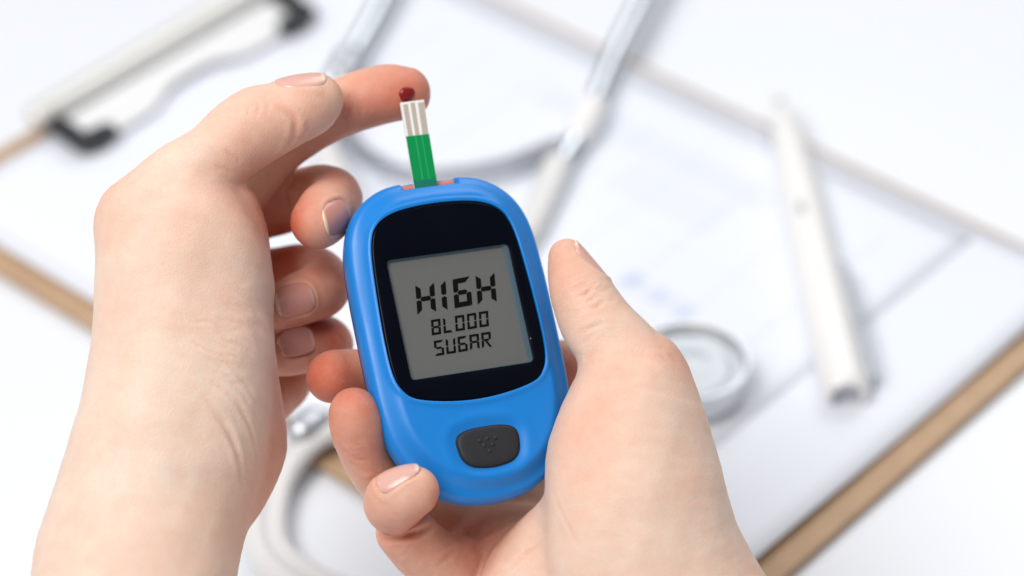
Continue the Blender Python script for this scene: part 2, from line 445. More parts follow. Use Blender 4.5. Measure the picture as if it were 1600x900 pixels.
# ------------------------------------------------------------------ white lancing pen
pA = on_table(1217, 158, .0085); pB = on_table(1323, 622, .0088)
ax = pB-pA; LEN = np.linalg.norm(ax); ax /= LEN
sx = np.cross([0, 0, 1], ax); sx /= np.linalg.norm(sx); uz = np.cross(ax, sx)
pen = empty('lancing_pen', mat=Matrix(((sx[0], uz[0], ax[0], pA[0]), (sx[1], uz[1], ax[1], pA[1]), (sx[2], uz[2], ax[2], pA[2]), (0, 0, 0, 1))))
setprops(pen, 'slim white lancing pen with grey button lying on the printed sheet', 'pen')
RP = .0074
prof = [(.0034, .006), (.0046, .010), (.0052, .024), (.0056, .0245), (.0060, .034), (.0068, .058), (.0072, .085), (RP, .115), (RP*1.02, LEN-.004), (RP*.98, LEN-.0015), (RP*.80, LEN), (RP*.62, LEN-.0002)]
v, f = lathe(prof, 40); mesh_obj('pen_body', v, f, M_pen, pen, autosmooth=35)
v, f = lathe([(.0001, -.001), (.0014, -.0008), (.0020, .0004), (.0023, .004), (.0034, .0062)], 24); mesh_obj('tip', v, f, M_grey, pen)
v, f = lathe([(RP*.63, LEN-.0002), (RP*.60, LEN-.0018), (RP*.3, LEN-.0024), (.0001, LEN-.0022)], 32); mesh_obj('end_cap', v, f, M_grey, pen)
bt = [(x*.0013, -0.0, z) for x, z in [(-1, -.003), (1, -.003), (1.2, 0), (1, .003), (-1, .003), (-1.2, 0)]]
def pen_button(z, w, l):
    n = 20; v = []; f = []
    for lay, (sc, h) in enumerate([(1, -.0015), (1, .0006), (.75, .0010)]):
        for k in range(n):
            a = 2*math.pi*k/n; c, s = math.cos(a), math.sin(a)
            v.append((w*sc*math.copysign(abs(c)**.6, c), .0066+h, z+l*sc*math.copysign(abs(s)**.6, s)))
    for lay in range(2):
        for k in range(n): f.append((lay*n+k, lay*n+(k+1) % n, (lay+1)*n+(k+1) % n, (lay+1)*n+k))
    f.append(tuple(2*n+k for k in range(n)))
    return fix_normals(mesh_obj('button', v, f, M_grey, pen))
zbtn = float((on_table(1236, 322, .016)-pA) @ ax)
o = pen_button(zbtn, .0013, .0036); o.rotation_euler = (0, 0, math.radians(18))
# clear pocket clip along the right side
cp = []
for t, off, up in [(LEN-.062, .0068, .0015), (LEN-.058, .0086, .0020), (LEN-.03, .0098, .002), (LEN-.010, .0100, .0016), (LEN-.006, .0094, .001)]:
    cp.append((off, up, t))
cp = np.array(cp); v = []; f = []
for p in cp:
    for dx, dy in ((-.0005, -.0030), (.0005, -.0030), (.0005, .0030), (-.0005, .0030)): v.append((p[0]+dx, p[1]+dy, p[2]))
for i in range(len(cp)-1):
    for k in range(4): f.append((i*4+k, i*4+(k+1) % 4, (i+1)*4+(k+1) % 4, (i+1)*4+k))
f += [(0, 1, 2, 3), (16, 17, 18, 19)]
o = fix_normals(mesh_obj('pocket_clip', v, f, M_clear, pen, smooth=False)); 
sgn = 1 if (RCn.T @ sx)[0] > 0 else -1
if sgn < 0: o.scale = (-1, 1, 1)

# ------------------------------------------------------------------ the meter
ux = np.array([0.94291042, 0.13587547, -0.30406874]); uy = np.array([-0.20960116, 0.95161016, -0.22473418]); un_ = np.array([0.25881905, 0.27563736, 0.92576279])
O_m = held(717, 488, 0)
wx, wy, wn = RCn @ ux, RCn @ uy, RCn @ un_
ow = held_world(O_m)[0]
MM = Matrix(((wx[0], wy[0], wn[0], ow[0]), (wx[1], wy[1], wn[1], ow[1]), (wx[2], wy[2], wn[2], ow[2]), (0, 0, 0, 1)))
meter = setprops(empty('glucose_meter', mat=MM), 'blue handheld blood glucose meter with black window, grey screen and black button', 'glucose meter')
def loc2held(P):  # meter millimetres -> held millimetres
    P = np.atleast_2d(P); return O_m + P[:, :1]*ux + P[:, 1:2]*uy + P[:, 2:3]*un_
def ray_to_meter(px, py, zl):
    p0 = O_m + un_*zl; d = np.array([(px-800)/F, (450-py)/F, -1.]); c = np.array([0, 0, D0])
    t = ((p0-c) @ un_)/(d @ un_); q = c+t*d-p0
    return np.array([q @ ux, q @ uy])
def sym(half, cx=0.0):
    """right half from the top to the bottom -> closed smooth outline"""
    h = [np.array(p, float) for p in half]
    left = [np.array((-p[0], p[1])) for p in h[1:-1]][::-1]
    pts = h+left
    return spline(pts, 12, closed=True)+np.array([cx, 0])
OUT = sym([(0, 36.2), (8, 35.8), (13, 34.8), (17.5, 32.3), (21, 28.8), (23.4, 24), (24.6, 18), (25.1, 9), (25.2, 0), (25.2, -10), (25, -20), (23.9, -28), (21.5, -34.5), (18, -39.5), (13.5, -43.6), (8, -46.2), (0, -47.3)], .5)
WIN = sym([(0, 28.3), (8, 27.8), (13, 26.5), (16.2, 24.3), (17.8, 21.3), (18.8, 16), (19.5, 5), (19.8, -6), (19.5, -13), (18.2, -17), (15.2, -19.7), (8, -21.4), (0, -22)], .0)
BTN = sym([(0, -29.3), (4, -29.5), (6.6, -30.3), (7.7, -31.8), (7.7, -34.2), (7, -36.7), (5.2, -38.4), (2.5, -39.1), (0, -39.3)], .4)
CEN = np.array([0.2, 2.0])
def polar(outline, th, cen=CEN):
    d = outline-cen; a = np.arctan2(d[:, 1], d[:, 0]); r = np.hypot(d[:, 0], d[:, 1]); i = np.argsort(a); a, r = a[i], r[i]
    return np.interp(th, np.r_[a-2*np.pi, a, a+2*np.pi], np.r_[r, r, r])
NT = 360; TH = np.linspace(-np.pi, np.pi, NT, endpoint=False)
RO = polar(OUT, TH); RW = polar(WIN, TH)
CS = np.stack([np.cos(TH), np.sin(TH)], 1)
def sdist(P, outline):
    """unsigned distance to an outline"""
    A = outline; B = np.roll(outline, -1, 0); best = np.full(len(P), 1e9)
    for a, b in zip(A, B):
        ab = b-a; t = np.clip(((P-a) @ ab)/(ab @ ab), 0, 1); best = np.minimum(best, np.linalg.norm(P-a-t[:, None]*ab, axis=1))
    return best
def inside(P, outline):
    c = np.zeros(len(P), bool)
    A = outline; B = np.roll(outline, -1, 0)
    for a, b in zip(A, B):
        cond = (a[1] > P[:, 1]) != (b[1] > P[:, 1])
        x = a[0]+(P[:, 1]-a[1])*(b[0]-a[0])/(b[1]-a[1]+1e-12)
        c ^= cond & (P[:, 0] < x)
    return c
def sstep(a, b, x): t = np.clip((x-a)/(b-a), 0, 1); return t*t*(3-2*t)
def front_height(P):
    d = sdist(P, OUT)
    # rounded shoulder, then a soft sloping chamfer, then the flat face
    z = -6.0+np.where(d < 1.6, 2.9*np.sqrt(np.clip(1-(1-d/1.6)**2, 0, 1)), 2.9)
    z = z + 3.1*sstep(.6, 6.2, d)
    # low lip that runs round the tail
    tail = sstep(-24, -36, P[:, 1])
    z = z - tail*.45*np.exp(-((d-3.2)/1.6)**2)
    # raised rim round the window and dish round the button
    dw = sdist(P, WIN); z = z + .35*np.exp(-((dw-.8)/.7)**2)
    db = sdist(P, BTN); ins = inside(P, BTN); db = np.where(ins, -db, db)
    z = z - .55*(1-sstep(.0, 2.6, db)) + .12*np.exp(-((db-3.2)/.9)**2)
    # finger notch at the strip port
    z = z - 2.3*(1-sstep(6.9, 7.4, np.abs(P[:, 0]-.6)))*sstep(33.3, 34.6, P[:, 1])
    return z
verts = []; S = []
NR = 64
sv = np.r_[np.linspace(0, .12, 12, endpoint=False), np.linspace(.12, 1, NR-12)]
RWe = RW+.25
for s in sv:
    R = RO+(RWe-RO)*s
    P = CEN+CS*R[:, None]
    # straight path at distances near the edge
    z = front_height(P)
    verts.append(np.c_[P, z])
# wall of the window recess
P = CEN+CS*(RWe-.02)[:, None]; verts.append(np.c_[P, np.full(NT, -1.6)])
rings = len(verts)
# lower shell rings go outwards first (prepended)
low = []
for ins, z in [(.15, -8.6), (0, -7.4)]:
    P = CEN+CS*(RO-ins)[:, None]
    low.append(np.c_[P, np.full(NT, z)])
allr = low+verts; V = np.concatenate(allr)
V[:, 0:3] /= 1000
def ringfaces(nr, n):
    return [(i*n+k, i*n+(k+1) % n, (i+1)*n+(k+1) % n, (i+1)*n+k) for i in range(nr-1) for k in range(n)]
body = mesh_obj('front_shell', V, ringfaces(len(allr), NT), M_blue, meter, autosmooth=50)
# back shell
rb = []
for ins, z in [(.35, -8.2), (.45, -8.9), (.5, -11), (1.6, -13.6), (4, -14.8), (12, -15.2), (20, -15.2)]:
    R = np.maximum(RO-ins*RO/25, .5); P = CEN+CS*R[:, None]; rb.append(np.c_[P, np.full(NT, z)])
V = np.concatenate(rb)/1000
fs = ringfaces(len(rb), NT); fs = [t[::-1] for t in fs]; fs.append(tuple((len(rb)-1)*NT+k for k in range(NT)))
mesh_obj('back_shell', V, fs, M_backshell, meter, autosmooth=50)
# black window with a square opening for the screen
def rrect(x0, x1, y0, y1, r, th, cen):
    pts = []
    for cx, cy, a0 in ((x1-r, y1-r, 0), (x0+r, y1-r, 90), (x0+r, y0+r, 180), (x1-r, y0+r, 270)):
        for k in range(9):
            a = math.radians(a0+90*k/8); pts.append((cx+r*math.cos(a), cy+r*math.sin(a)))
    return polar(spline(np.array(pts), 4, True) if False else densify(np.array(pts)), th, cen)
def densify(P, n=20):
    Q = np.roll(P, -1, 0); return np.concatenate([P+(Q-P)*t for t in np.linspace(0, 1, n, endpoint=False)])
RL = rrect(-15.5, 16.1, -15.1, 15.55, 1.0, TH, CEN)
wr = []
for R, z in [(RW+.1, -1.2), (RW, -.25), (RW-.25, -.02), (RW-.6, .03), ((RW+RL)/2, .06), (RL+.1, .04), (RL, -.02)]:
    P = CEN+CS*R[:, None]; wr.append(np.c_[P, np.full(NT, z)])
win = mesh_obj('window_frame', np.concatenate(wr)/1000, ringfaces(len(wr), NT), M_bezel, meter, autosmooth=45)
ww = []
RL2 = rrect(-15.15, 15.1, -14.8, 15.1, .9, TH, CEN)  # wall widened at right; its blue stands in for refraction beside the screen
for R, z in [(RL+.01, -.01), (RL-.02, -.25), (RL2, -.78), (RL2-.1, -.95)]:
    P = CEN+CS*R[:, None]; ww.append(np.c_[P, np.full(NT, z)])
mesh_obj('screen_well', np.concatenate(ww)/1000, ringfaces(len(ww), NT), M_lcdwall, meter)
P = CEN+CS*(RL-.3)[:, None]
lcd = mesh_obj('screen', np.r_[np.c_[P, np.full(NT, -.9)], [[CEN[0], CEN[1], -.9]]]/1000, [(k, (k+1) % NT, NT) for k in range(NT)], M_lcd, meter, smooth=False)

# segment lettering
def segs(W, H, t, g):
    M = H/2; d = .8*t
    S = {}
    S['f'] = [(0, H), (0, M+g+t*.2), (t*.5, M+g), (t, M+g+t*.25), (t, H-d)]
    S['b'] = [(W, H), (W-t, H-d), (W-t, M+g+t*.25), (W-t*.5, M+g), (W, M+g+t*.2)]
    S['e'] = [(x, H-y) for x, y in S['f']][::-1]
    S['c'] = [(x, H-y) for x, y in S['b']][::-1]
    q = g*1.6
    S['a'] = [(q*.6, H), (t+q*.5, H-t), (W-t-q*.5, H-t), (W-q*.6, H)]
    S['d'] = [(x, H-y) for x, y in S['a']][::-1]
    S['g'] = [(t*.65+g, M), (t+g, M+t*.45), (W-t-g, M+t*.45), (W-t*.65-g, M), (W-t-g, M-t*.45), (t+g, M-t*.45)]
    S['h'] = [(W-t*.8, 0), (W+t*.25, 0), (W*.5+t*.5, M-t*.6), (W*.5-t*.5, M-t*.6)]
    S['i'] = [(t*.3, H), (t*.3, M+g+t*.5), (t*.8, M+g), (t*1.3, M+g+t*.5), (t*1.3, H)]
    return S
LET = {'H': 'bcefg', 'I': 'bc', 'G': 'acdefg', 'B': 'abcdefg', 'L': 'def', 'O': 'abcdef', 'D': 'abcdef', 'S': 'acdfg', 'U': 'bcdef', 'A': 'abcefg', 'R': 'abefgh'}
ZT = 600/1600
def letter(ch, tl, tr, bl, tfrac):
    """corners in photograph pixels on the screen plane"""
    a, b, c = [ray_to_meter(*p, -.85) for p in (tl, tr, bl)]
    ex = b-a; ey = a-c; W = np.linalg.norm(ex); H = np.linalg.norm(ey); ex = ex/W; ey = ey/H
    t = tfrac*H; S = segs(W, H, t, t*.14)
    v = []; f = []
    for s in LET[ch]:
        poly = S[s]; n = len(poly); k = len(v)
        for lay in (-.87, -.80):
            for x, y in poly: p = c+ex*x+ey*y; v.append((p[0]/1000, p[1]/1000, lay/1000))
        f.append(tuple(k+n+i for i in range(n)))
        f += [(k+i, k+(i+1) % n, k+n+(i+1) % n, k+n+i) for i in range(n)]
    o = mesh_obj('letter', v, f, M_seg, lcd, smooth=False); fix_normals(o)
zs = 240/982
def zp(u, v): return (600+u*zs, 380+v*zs)
for ch, tl, tr, bl in [('H', (200, 271), (319, 252), (214, 456)), ('I', (283, 258), (392, 240), (297, 443)), ('G', (438, 232), (550, 211), (452, 416)), ('H', (585, 208), (705, 189), (600, 392))]:
    letter(ch, zp(*tl), zp(*tr), zp(*bl), .172)
for i, ch in enumerate('BLOOD'):
    x, y = 300+76.3*i, 491-12.7*i; letter(ch, zp(x, y), zp(x+59, y-9), zp(x+6, y+98), .148)
for i, ch in enumerate('SUGAR'):
    x, y = 318+75.5*i, 625-12.8*i; letter(ch, zp(x, y), zp(x+60, y-9), zp(x+7, y+97), .148)

# button with braille-like bumps
bc = np.array([.4, -34.3]); th2 = np.linspace(-np.pi, np.pi, 120, endpoint=False); rbn = polar(BTN, th2, bc); cs2 = np.stack([np.cos(th2), np.sin(th2)], 1)
br = []
for sc, z in [(1.0, -2.2), (1.0, -.35), (.985, -.05), (.95, .18), (.88, .28), (.7, .34), (.4, .36), (.02, .37)]:
    br.append(np.c_[bc+cs2*(rbn*sc)[:, None], np.full(120, z)])
gr_ = [np.c_[bc+cs2*(rbn*sc)[:, None], np.full(120, z)] for sc, z in [(1.045, -.46), (1.02, -.40), (.99, -.44)]]
mesh_obj('button_gap', np.concatenate(gr_)/1000, ringfaces(3, 120), M_gap, meter)
btn = mesh_obj('button', np.concatenate(br)/1000, ringfaces(len(br), 120), M_button, meter)
for (x, y) in [(-1.8, -32.6), (0.2, -32.4), (2.2, -32.5), (1.25, -34.0), (-.9, -33.9), (0.1, -35.5)]:
    v, f = lathe([(.62, -.15), (.6, .0), (.45, .2), (.25, .29), (.01, .31)], 14)
    mesh_obj('bump', (v+np.array([x, y, .32]))/1000, f, M_button, btn)
# orange strip port behind the notch
pv = []
for z in (-6.6, -3.9):
    for x in np.linspace(-6.6, 7.4, 29):
        pv.append((x, 35.2-.5*np.exp(-((x-.4)/3.2)**2)-.03*(x-.4)**2*.2, z))
    for x in np.linspace(7.4, -6.6, 15): pv.append((x, 32.5, z))
n = 44; pf = [tuple(range(n))[::-1], tuple(range(n, 2*n))]+[(i, (i+1) % n, n+(i+1) % n, n+i) for i in range(n)]
o = fix_normals(mesh_obj('strip_port', np.array(pv)/1000, pf, M_orange, meter, smooth=False)); bevel(o, .0005, 3)

# ------------------------------------------------------------------ test strip
strip = setprops(empty('test_strip', mat=MM @ Matrix.Translation((0.0002, .0343, -.0032))), 'green and white test strip standing in the port at the top of the blue meter', 'test strip')
b0 = ray_to_meter(647, 293, -3.2); b1 = ray_to_meter(683, 289, -3.2); t0 = ray_to_meter(625, 161, -3.2); t1 = ray_to_meter(662, 156, -3.2)
g0 = ray_to_meter(634, 214, -3.2); g1 = ray_to_meter(669.5, 210, -3.2)
so = np.array([.2, 34.3])
def strip_quad(name, q, z0, z1, mat, parent):
    q = [np.asarray(p)-so for p in q]
    v = [(p[0]/1000, p[1]/1000, z/1000) for z in (z0, z1) for p in q]
    o = mesh_obj(name, v, [(3, 2, 1, 0), (4, 5, 6, 7), (0, 1, 5, 4), (1, 2, 6, 5), (2, 3, 7, 6), (3, 0, 4, 7)], mat, parent, smooth=False)
    return fix_normals(o)
def lerp(a, b, t): return np.asarray(a)+(np.asarray(b)-np.asarray(a))*t
bb0, bb1 = lerp(t0, b0, 1.12), lerp(t1, b1, 1.12)
base = strip_quad('strip_base', [bb0, bb1, t1, t0], -.25, .25, M_stripwhite, strip)
for a, b, top in ((.10, .30, .07), (.42, .60, .05), (.73, .985, .07)):
    q = [lerp(g0, g1, a), lerp(g0, g1, b), lerp(lerp(t0, t1, b), lerp(g0, g1, b), top), lerp(lerp(t0, t1, a), lerp(g0, g1, a), top)]
    strip_quad('electrode', q, .26, .29, M_electrode, strip)
gr = strip_quad('green_cover', [bb0, bb1, g1, g0], .26, .42, M_green, strip)
for a, w in ((.38, .05), (.66, .04)):
    strip_quad('stripe', [lerp(bb0, bb1, a), lerp(bb0, bb1, a+w), lerp(g0, g1, a+w), lerp(g0, g1, a)], .425, .435, M_greenline, gr)
strip_quad('lower_band', [bb0, bb1, lerp(g1, bb1, .73), lerp(g0, bb0, .73)], .44, .47, M_greendark, gr)

# ------------------------------------------------------------------ hands: smooth-blended volumes turned into one skin each
class Field:
    def __init__(s, lo, hi, h):
        s.lo = np.array(lo, float); s.h = h; s.n = (np.ceil((np.array(hi)-s.lo)/h)).astype(int)+1
        s.F = np.full(s.n, 20., np.float32)
        s.ax = [s.lo[i]+h*np.arange(s.n[i]) for i in range(3)]
    def box(s, lo, hi):
        a = np.clip(np.floor((lo-s.lo)/s.h).astype(int), 0, s.n); b = np.clip(np.ceil((hi-s.lo)/s.h).astype(int)+1, 0, s.n)
        return tuple(slice(a[i], b[i]) for i in range(3))
def smin(a, b, k):
    if k <= 0: return np.minimum(a, b)
    h = np.clip(.5+.5*(b-a)/k, 0, 1); return b+(a-b)*h-k*h*(1-h)
def tube_field(fld, st, flat=1.0, axis=(0, 0, 1), n=5, out=None, k=0):
    """stations (px,py,z,r_px); cross-section squeezed by flat along axis"""
    P = np.array([np.r_[held(x, y, z), r*(D0-z)/F] for x, y, z, r in st])
    Q = spline(P, n) if len(P) > 2 else spline(P, 4)
    axis = np.array(axis, float); axis /= np.linalg.norm(axis)
    Mx = np.eye(3)+(1/flat-1)*np.outer(axis, axis)
    for i in range(len(Q)-1):
        a, b = Q[i], Q[i+1]; R = max(a[3], b[3])*max(1, flat)+6
        sl = fld.box(np.minimum(a[:3], b[:3])-R, np.maximum(a[:3], b[:3])+R)
        X, Y, Z = np.meshgrid(fld.ax[0][sl[0]], fld.ax[1][sl[1]], fld.ax[2][sl[2]], indexing='ij', sparse=True)
        def tr(x, y, z): return (Mx[0, 0]*x+Mx[0, 1]*y+Mx[0, 2]*z, Mx[1, 0]*x+Mx[1, 1]*y+Mx[1, 2]*z, Mx[2, 0]*x+Mx[2, 1]*y+Mx[2, 2]*z)
        px, py, pz = tr(X-a[0], Y-a[1], Z-a[2]); d = Mx @ (b[:3]-a[:3]); dd = d @ d+1e-9
        t = np.clip((px*d[0]+py*d[1]+pz*d[2])/dd, 0, 1)
        dist = np.sqrt((px-t*d[0])**2+(py-t*d[1])**2+(pz-t*d[2])**2)-(a[3]+(b[3]-a[3])*t)
        out[sl] = np.minimum(out[sl], dist) if k == 0 else smin(out[sl], dist, k)
    return out
def surface_nets(Fd, lo, h):
    ins = Fd < 0
    nx, ny, nz = Fd.shape
    corner = [(i, j, k) for i in (0, 1) for j in (0, 1) for k in (0, 1)]
    cnt = np.zeros((nx-1, ny-1, nz-1), np.int8)
    for c in corner: cnt += ins[c[0]:nx-1+c[0], c[1]:ny-1+c[1], c[2]:nz-1+c[2]]
    act = (cnt > 0) & (cnt < 8); idx = np.argwhere(act); ID = np.full(act.shape, -1, np.int64); ID[act] = np.arange(len(idx))
    acc = np.zeros((len(idx), 3)); num = np.zeros(len(idx))
    for a in corner:
        for axis in range(3):
            if a[axis]: continue
            b = list(a); b[axis] = 1
            va = Fd[idx[:, 0]+a[0], idx[:, 1]+a[1], idx[:, 2]+a[2]]; vb = Fd[idx[:, 0]+b[0], idx[:, 1]+b[1], idx[:, 2]+b[2]]
            m = (va < 0) != (vb < 0); t = np.where(m, va/(va-vb+1e-12), 0)
            p = np.array(a, float)[None].repeat(len(idx), 0); p[:, axis] = t
            acc[m] += p[m]; num[m] += 1
    V = lo+h*(idx+acc/num[:, None]); faces = []
    for axis in range(3):
        u, v = (axis+1) % 3, (axis+2) % 3
        sl = [slice(1, -1)]*3; sl[axis] = slice(0, -1)
        A = ins[tuple(sl)]; sl2 = list(sl); sl2[axis] = slice(1, None); B = ins[tuple(sl2)]
        e = np.argwhere(A != B)
        off = np.array([1, 1, 1]); off[axis] = 0; e = e+off
        flip = ins[e[:, 0], e[:, 1], e[:, 2]]
        def cell(du, dv):
            q = e.copy(); q[:, u] -= du; q[:, v] -= dv; return ID[q[:, 0], q[:, 1], q[:, 2]]
        quad = np.stack([cell(0, 0), cell(1, 0), cell(1, 1), cell(0, 1)], 1)
        quad[~flip] = quad[~flip][:, ::-1]
        faces.append(quad)
    return V, np.concatenate(faces)
def smooth_mesh(V, Q, it, lam=.5, mu=-.52):
    n = len(V); E = np.concatenate([Q[:, [0, 1]], Q[:, [1, 2]], Q[:, [2, 3]], Q[:, [3, 0]]]); E = np.concatenate([E, E[:, ::-1]])
    deg = np.bincount(E[:, 0], minlength=n)[:, None]
    for i in range(it):
        for f in (lam, mu):
            s = np.stack([np.bincount(E[:, 0], weights=V[E[:, 1], c], minlength=n) for c in range(3)], 1)
            V = V+f*(s/deg-V)
    return V
def normals_of(V, Q):
    fn = np.cross(V[Q[:, 2]]-V[Q[:, 0]], V[Q[:, 3]]-V[Q[:, 1]]); N = np.zeros_like(V)
    for c in range(4):
        for d in range(3): N[:, d] += np.bincount(Q[:, c], weights=fn[:, d], minlength=len(V))
    return N/(np.linalg.norm(N, axis=1)[:, None]+1e-12)

def build_hand(label, lo, hi, groups, creases, nails, flush_shade, base_flush, origin_px, h=.58):
    """groups: list of (k_blend, [tube stations...], kwargs); the first is the palm and arm"""
    fld = Field(lo, hi, h)
    for k, tubes in groups:
        G = np.full(fld.n, 20., np.float32); boxes = []
        for st, kw in tubes:
            kw = dict(kw); kk = kw.pop('k', 4.0)
            T = np.full(fld.n, 20., np.float32); tube_field(fld, st, out=T, **kw)
            pp_ = np.array([held(x, y, z) for x, y, z, r in st]); mr_ = max(r for *_, r in st)*.17+8
            sl = fld.box(pp_.min(0)-mr_, pp_.max(0)+mr_)
            G[sl] = smin(G[sl], T[sl], kk); boxes.append((pp_.min(0)-mr_, pp_.max(0)+mr_))
        sl = fld.box(np.min([b[0] for b in boxes], 0), np.max([b[1] for b in boxes], 0))
        fld.F[sl] = smin(fld.F[sl], G[sl], k)
    V, Q = surface_nets(fld.F, fld.lo, fld.h)
    V = smooth_mesh(V, Q, 4)
    N = normals_of(V, Q)
    pix = np.stack([800+V[:, 0]*F/(D0-V[:, 2]), 450-V[:, 1]*F/(D0-V[:, 2])], 1)
    bvh = BVHTree.FromPolygons([tuple(p) for p in V], [tuple(map(int, q)) for q in Q])
    def hit(p, n):
        loc, nn, i, d = bvh.ray_cast(Vector(p+n*40), Vector(-n), 80)
        return None if loc is None else np.array(loc)
    # smaller folds: specified on the side that faces us, followed over the surface in 3D
    cfl = np.zeros(len(V)); disp = np.zeros(len(V)); rg = np.random.RandomState(7)
    for wl, am in ((24, .22), (13, .11), (8, .04), (4.5, .015)):
        for _ in range(5):
            kv = rg.normal(size=3); kv *= 2*math.pi/wl/np.linalg.norm(kv); disp += am*.6*np.sin(V @ kv+rg.uniform(0, 6.28))
    fac = N[:, 2] > -.2
    for pts, wid, dep in creases:
        pl = []
        for px, py in spline(np.array(pts, float), 6):
            m = np.where((np.abs(pix[:, 0]-px) < 7) & (np.abs(pix[:, 1]-py) < 7) & fac)[0]
            if len(m) == 0: continue
            z = V[m, 2].max(); pl.append(held(px, py, z))
        if len(pl) < 2: continue
        pl = np.array(pl); m = np.where(np.all((V > pl.min(0)-5) & (V < pl.max(0)+5), axis=1))[0]
        best = np.full(len(m), 1e9); tt = np.zeros(len(m))
        for i in range(len(pl)-1):
            a, b = pl[i], pl[i+1]; ab = b-a; t = np.clip(((V[m]-a) @ ab)/(ab @ ab+1e-9), 0, 1)
            dd = np.linalg.norm(V[m]-a-t[:, None]*ab, axis=1); u = dd < best; best[u] = dd[u]; tt[u] = (i+t[u])/(len(pl)-1)
        end = np.sin(np.pi*np.clip(tt, .04, .96))**.6
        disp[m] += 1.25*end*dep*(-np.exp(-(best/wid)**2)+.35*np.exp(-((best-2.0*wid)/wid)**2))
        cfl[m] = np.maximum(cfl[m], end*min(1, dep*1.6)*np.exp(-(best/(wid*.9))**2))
    nailspec = []
    for (px, py, z, n, t, Wn, Ln, nm) in nails:
        p = held(px, py, z); n = np.array(n, float); n /= np.linalg.norm(n); t = np.array(t, float); t -= n*(t @ n); t /= np.linalg.norm(t); b = np.cross(n, t)
        c = hit(p, n)
        if c is None: continue
        rel_ = V-c; u = rel_ @ b/(Wn/2); v = rel_ @ t/(Ln/2); w = rel_ @ n
        m = (np.abs(u) < 1.7) & (v < 1.7) & (v > -1.7) & (w > -5) & (N @ n > -.1)
        d = (np.abs(u)**2.8+np.abs(v)**2.8)**(1/2.8)
        prox = 1-sstep(.3, .9, v)
        dn = np.where(d < 1, -.5, 0.0)*sstep(1.02, .9, d) + .30*np.exp(-((d-1.12)/.13)**2)*prox
        disp[m] += dn[m]
        # fit the plate to the finger's own curvature
        gu, gv, gw = [], [], []
        for uu in np.linspace(-.95, .95, 9):
            for vv in np.linspace(-1, .8, 9):
                q = hit(c+b*uu*Wn/2+t*vv*Ln/2, n)
                if q is not None and (q-c) @ n > -4.5: gu.append(uu); gv.append(vv); gw.append((q-c) @ n)
        gu, gv, gw = map(np.array, (gu, gv, gw))
        A = np.stack([np.ones_like(gu), gu, gv, gu**2, gv**2, gu*gv], 1)
        wt = 1/(1+2*np.abs(gu)**4)
        co = np.linalg.lstsq(A*wt[:, None], gw*wt, rcond=None)[0]
        co[4] *= .55
        nailspec.append((c, n, t, b, Wn, Ln, co, M_nail_shaded if nm in ('ring_curled', 'little', 'middle') else M_nail))
    V2 = V+N*disp[:, None]
    # redness of finger tips and knuckles, plus painted shade of curled fingers and wrist
    fl = np.full(len(V), base_flush)+.3*cfl  # creases: natural redness plus their shade painted into the colour
    for px, py, z, r, s in flush_shade:
        p = held(px, py, z); dd = np.linalg.norm(V-p, axis=1); fl += s*np.exp(-(dd/(r*.1576))**2)
    Wd = held_world(V2); org = held_world(held(*origin_px))[0]
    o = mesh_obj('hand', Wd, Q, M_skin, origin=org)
    at = o.data.attributes.new('flush_shade', 'FLOAT', 'POINT'); at.data.foreach_set('value', np.clip(fl, 0, 1).astype(np.float32))
    setprops(o, label, 'hand')
    for (c, n, t, b, Wn, Ln, co, nmat) in nailspec:
        nr, na = 10, 40; vs = []; al = []
        for i in range(nr+1):
            s = i/nr
            for k in range(na):
                a = 2*math.pi*k/na; ca, sa = math.cos(a), math.sin(a)
                r = s/((abs(ca)**2.8+abs(sa)**2.8)**(1/2.8)); u, v = ca*r, sa*r
                vv = v*(1.0 if v < 0 else 1.06)
                w = co @ np.array([1, u, vv, u*u, vv*vv, u*vv]) + .10*(1-u*u) - .10*(s**8) + .10
                vs.append(c+b*u*Wn/2*.97+t*vv*Ln/2+n*w); al.append((v+1)/2+.03*u*u)
        # rim turned down into the skin
        for k in range(na):
            vs.append(vs[nr*na+k]-n*.55); al.append(al[nr*na+k])
        fcs = [(i*na+k, i*na+(k+1) % na, (i+1)*na+(k+1) % na, (i+1)*na+k) for i in range(nr+1) for k in range(na)]
        no = mesh_obj('fingernail', held_world(np.array(vs)), fcs, nmat, parent=o, origin=org)
        a_ = no.data.attributes.new('along', 'FLOAT', 'POINT'); a_.data.foreach_set('value', np.clip(np.array(al), 0, 1).astype(np.float32))
        bm = bmesh.new(); bm.from_mesh(no.data); bmesh.ops.remove_doubles(bm, verts=bm.verts, dist=1e-6); bmesh.ops.recalc_face_normals(bm, faces=bm.faces); bm.to_mesh(no.data); bm.free()
    return o

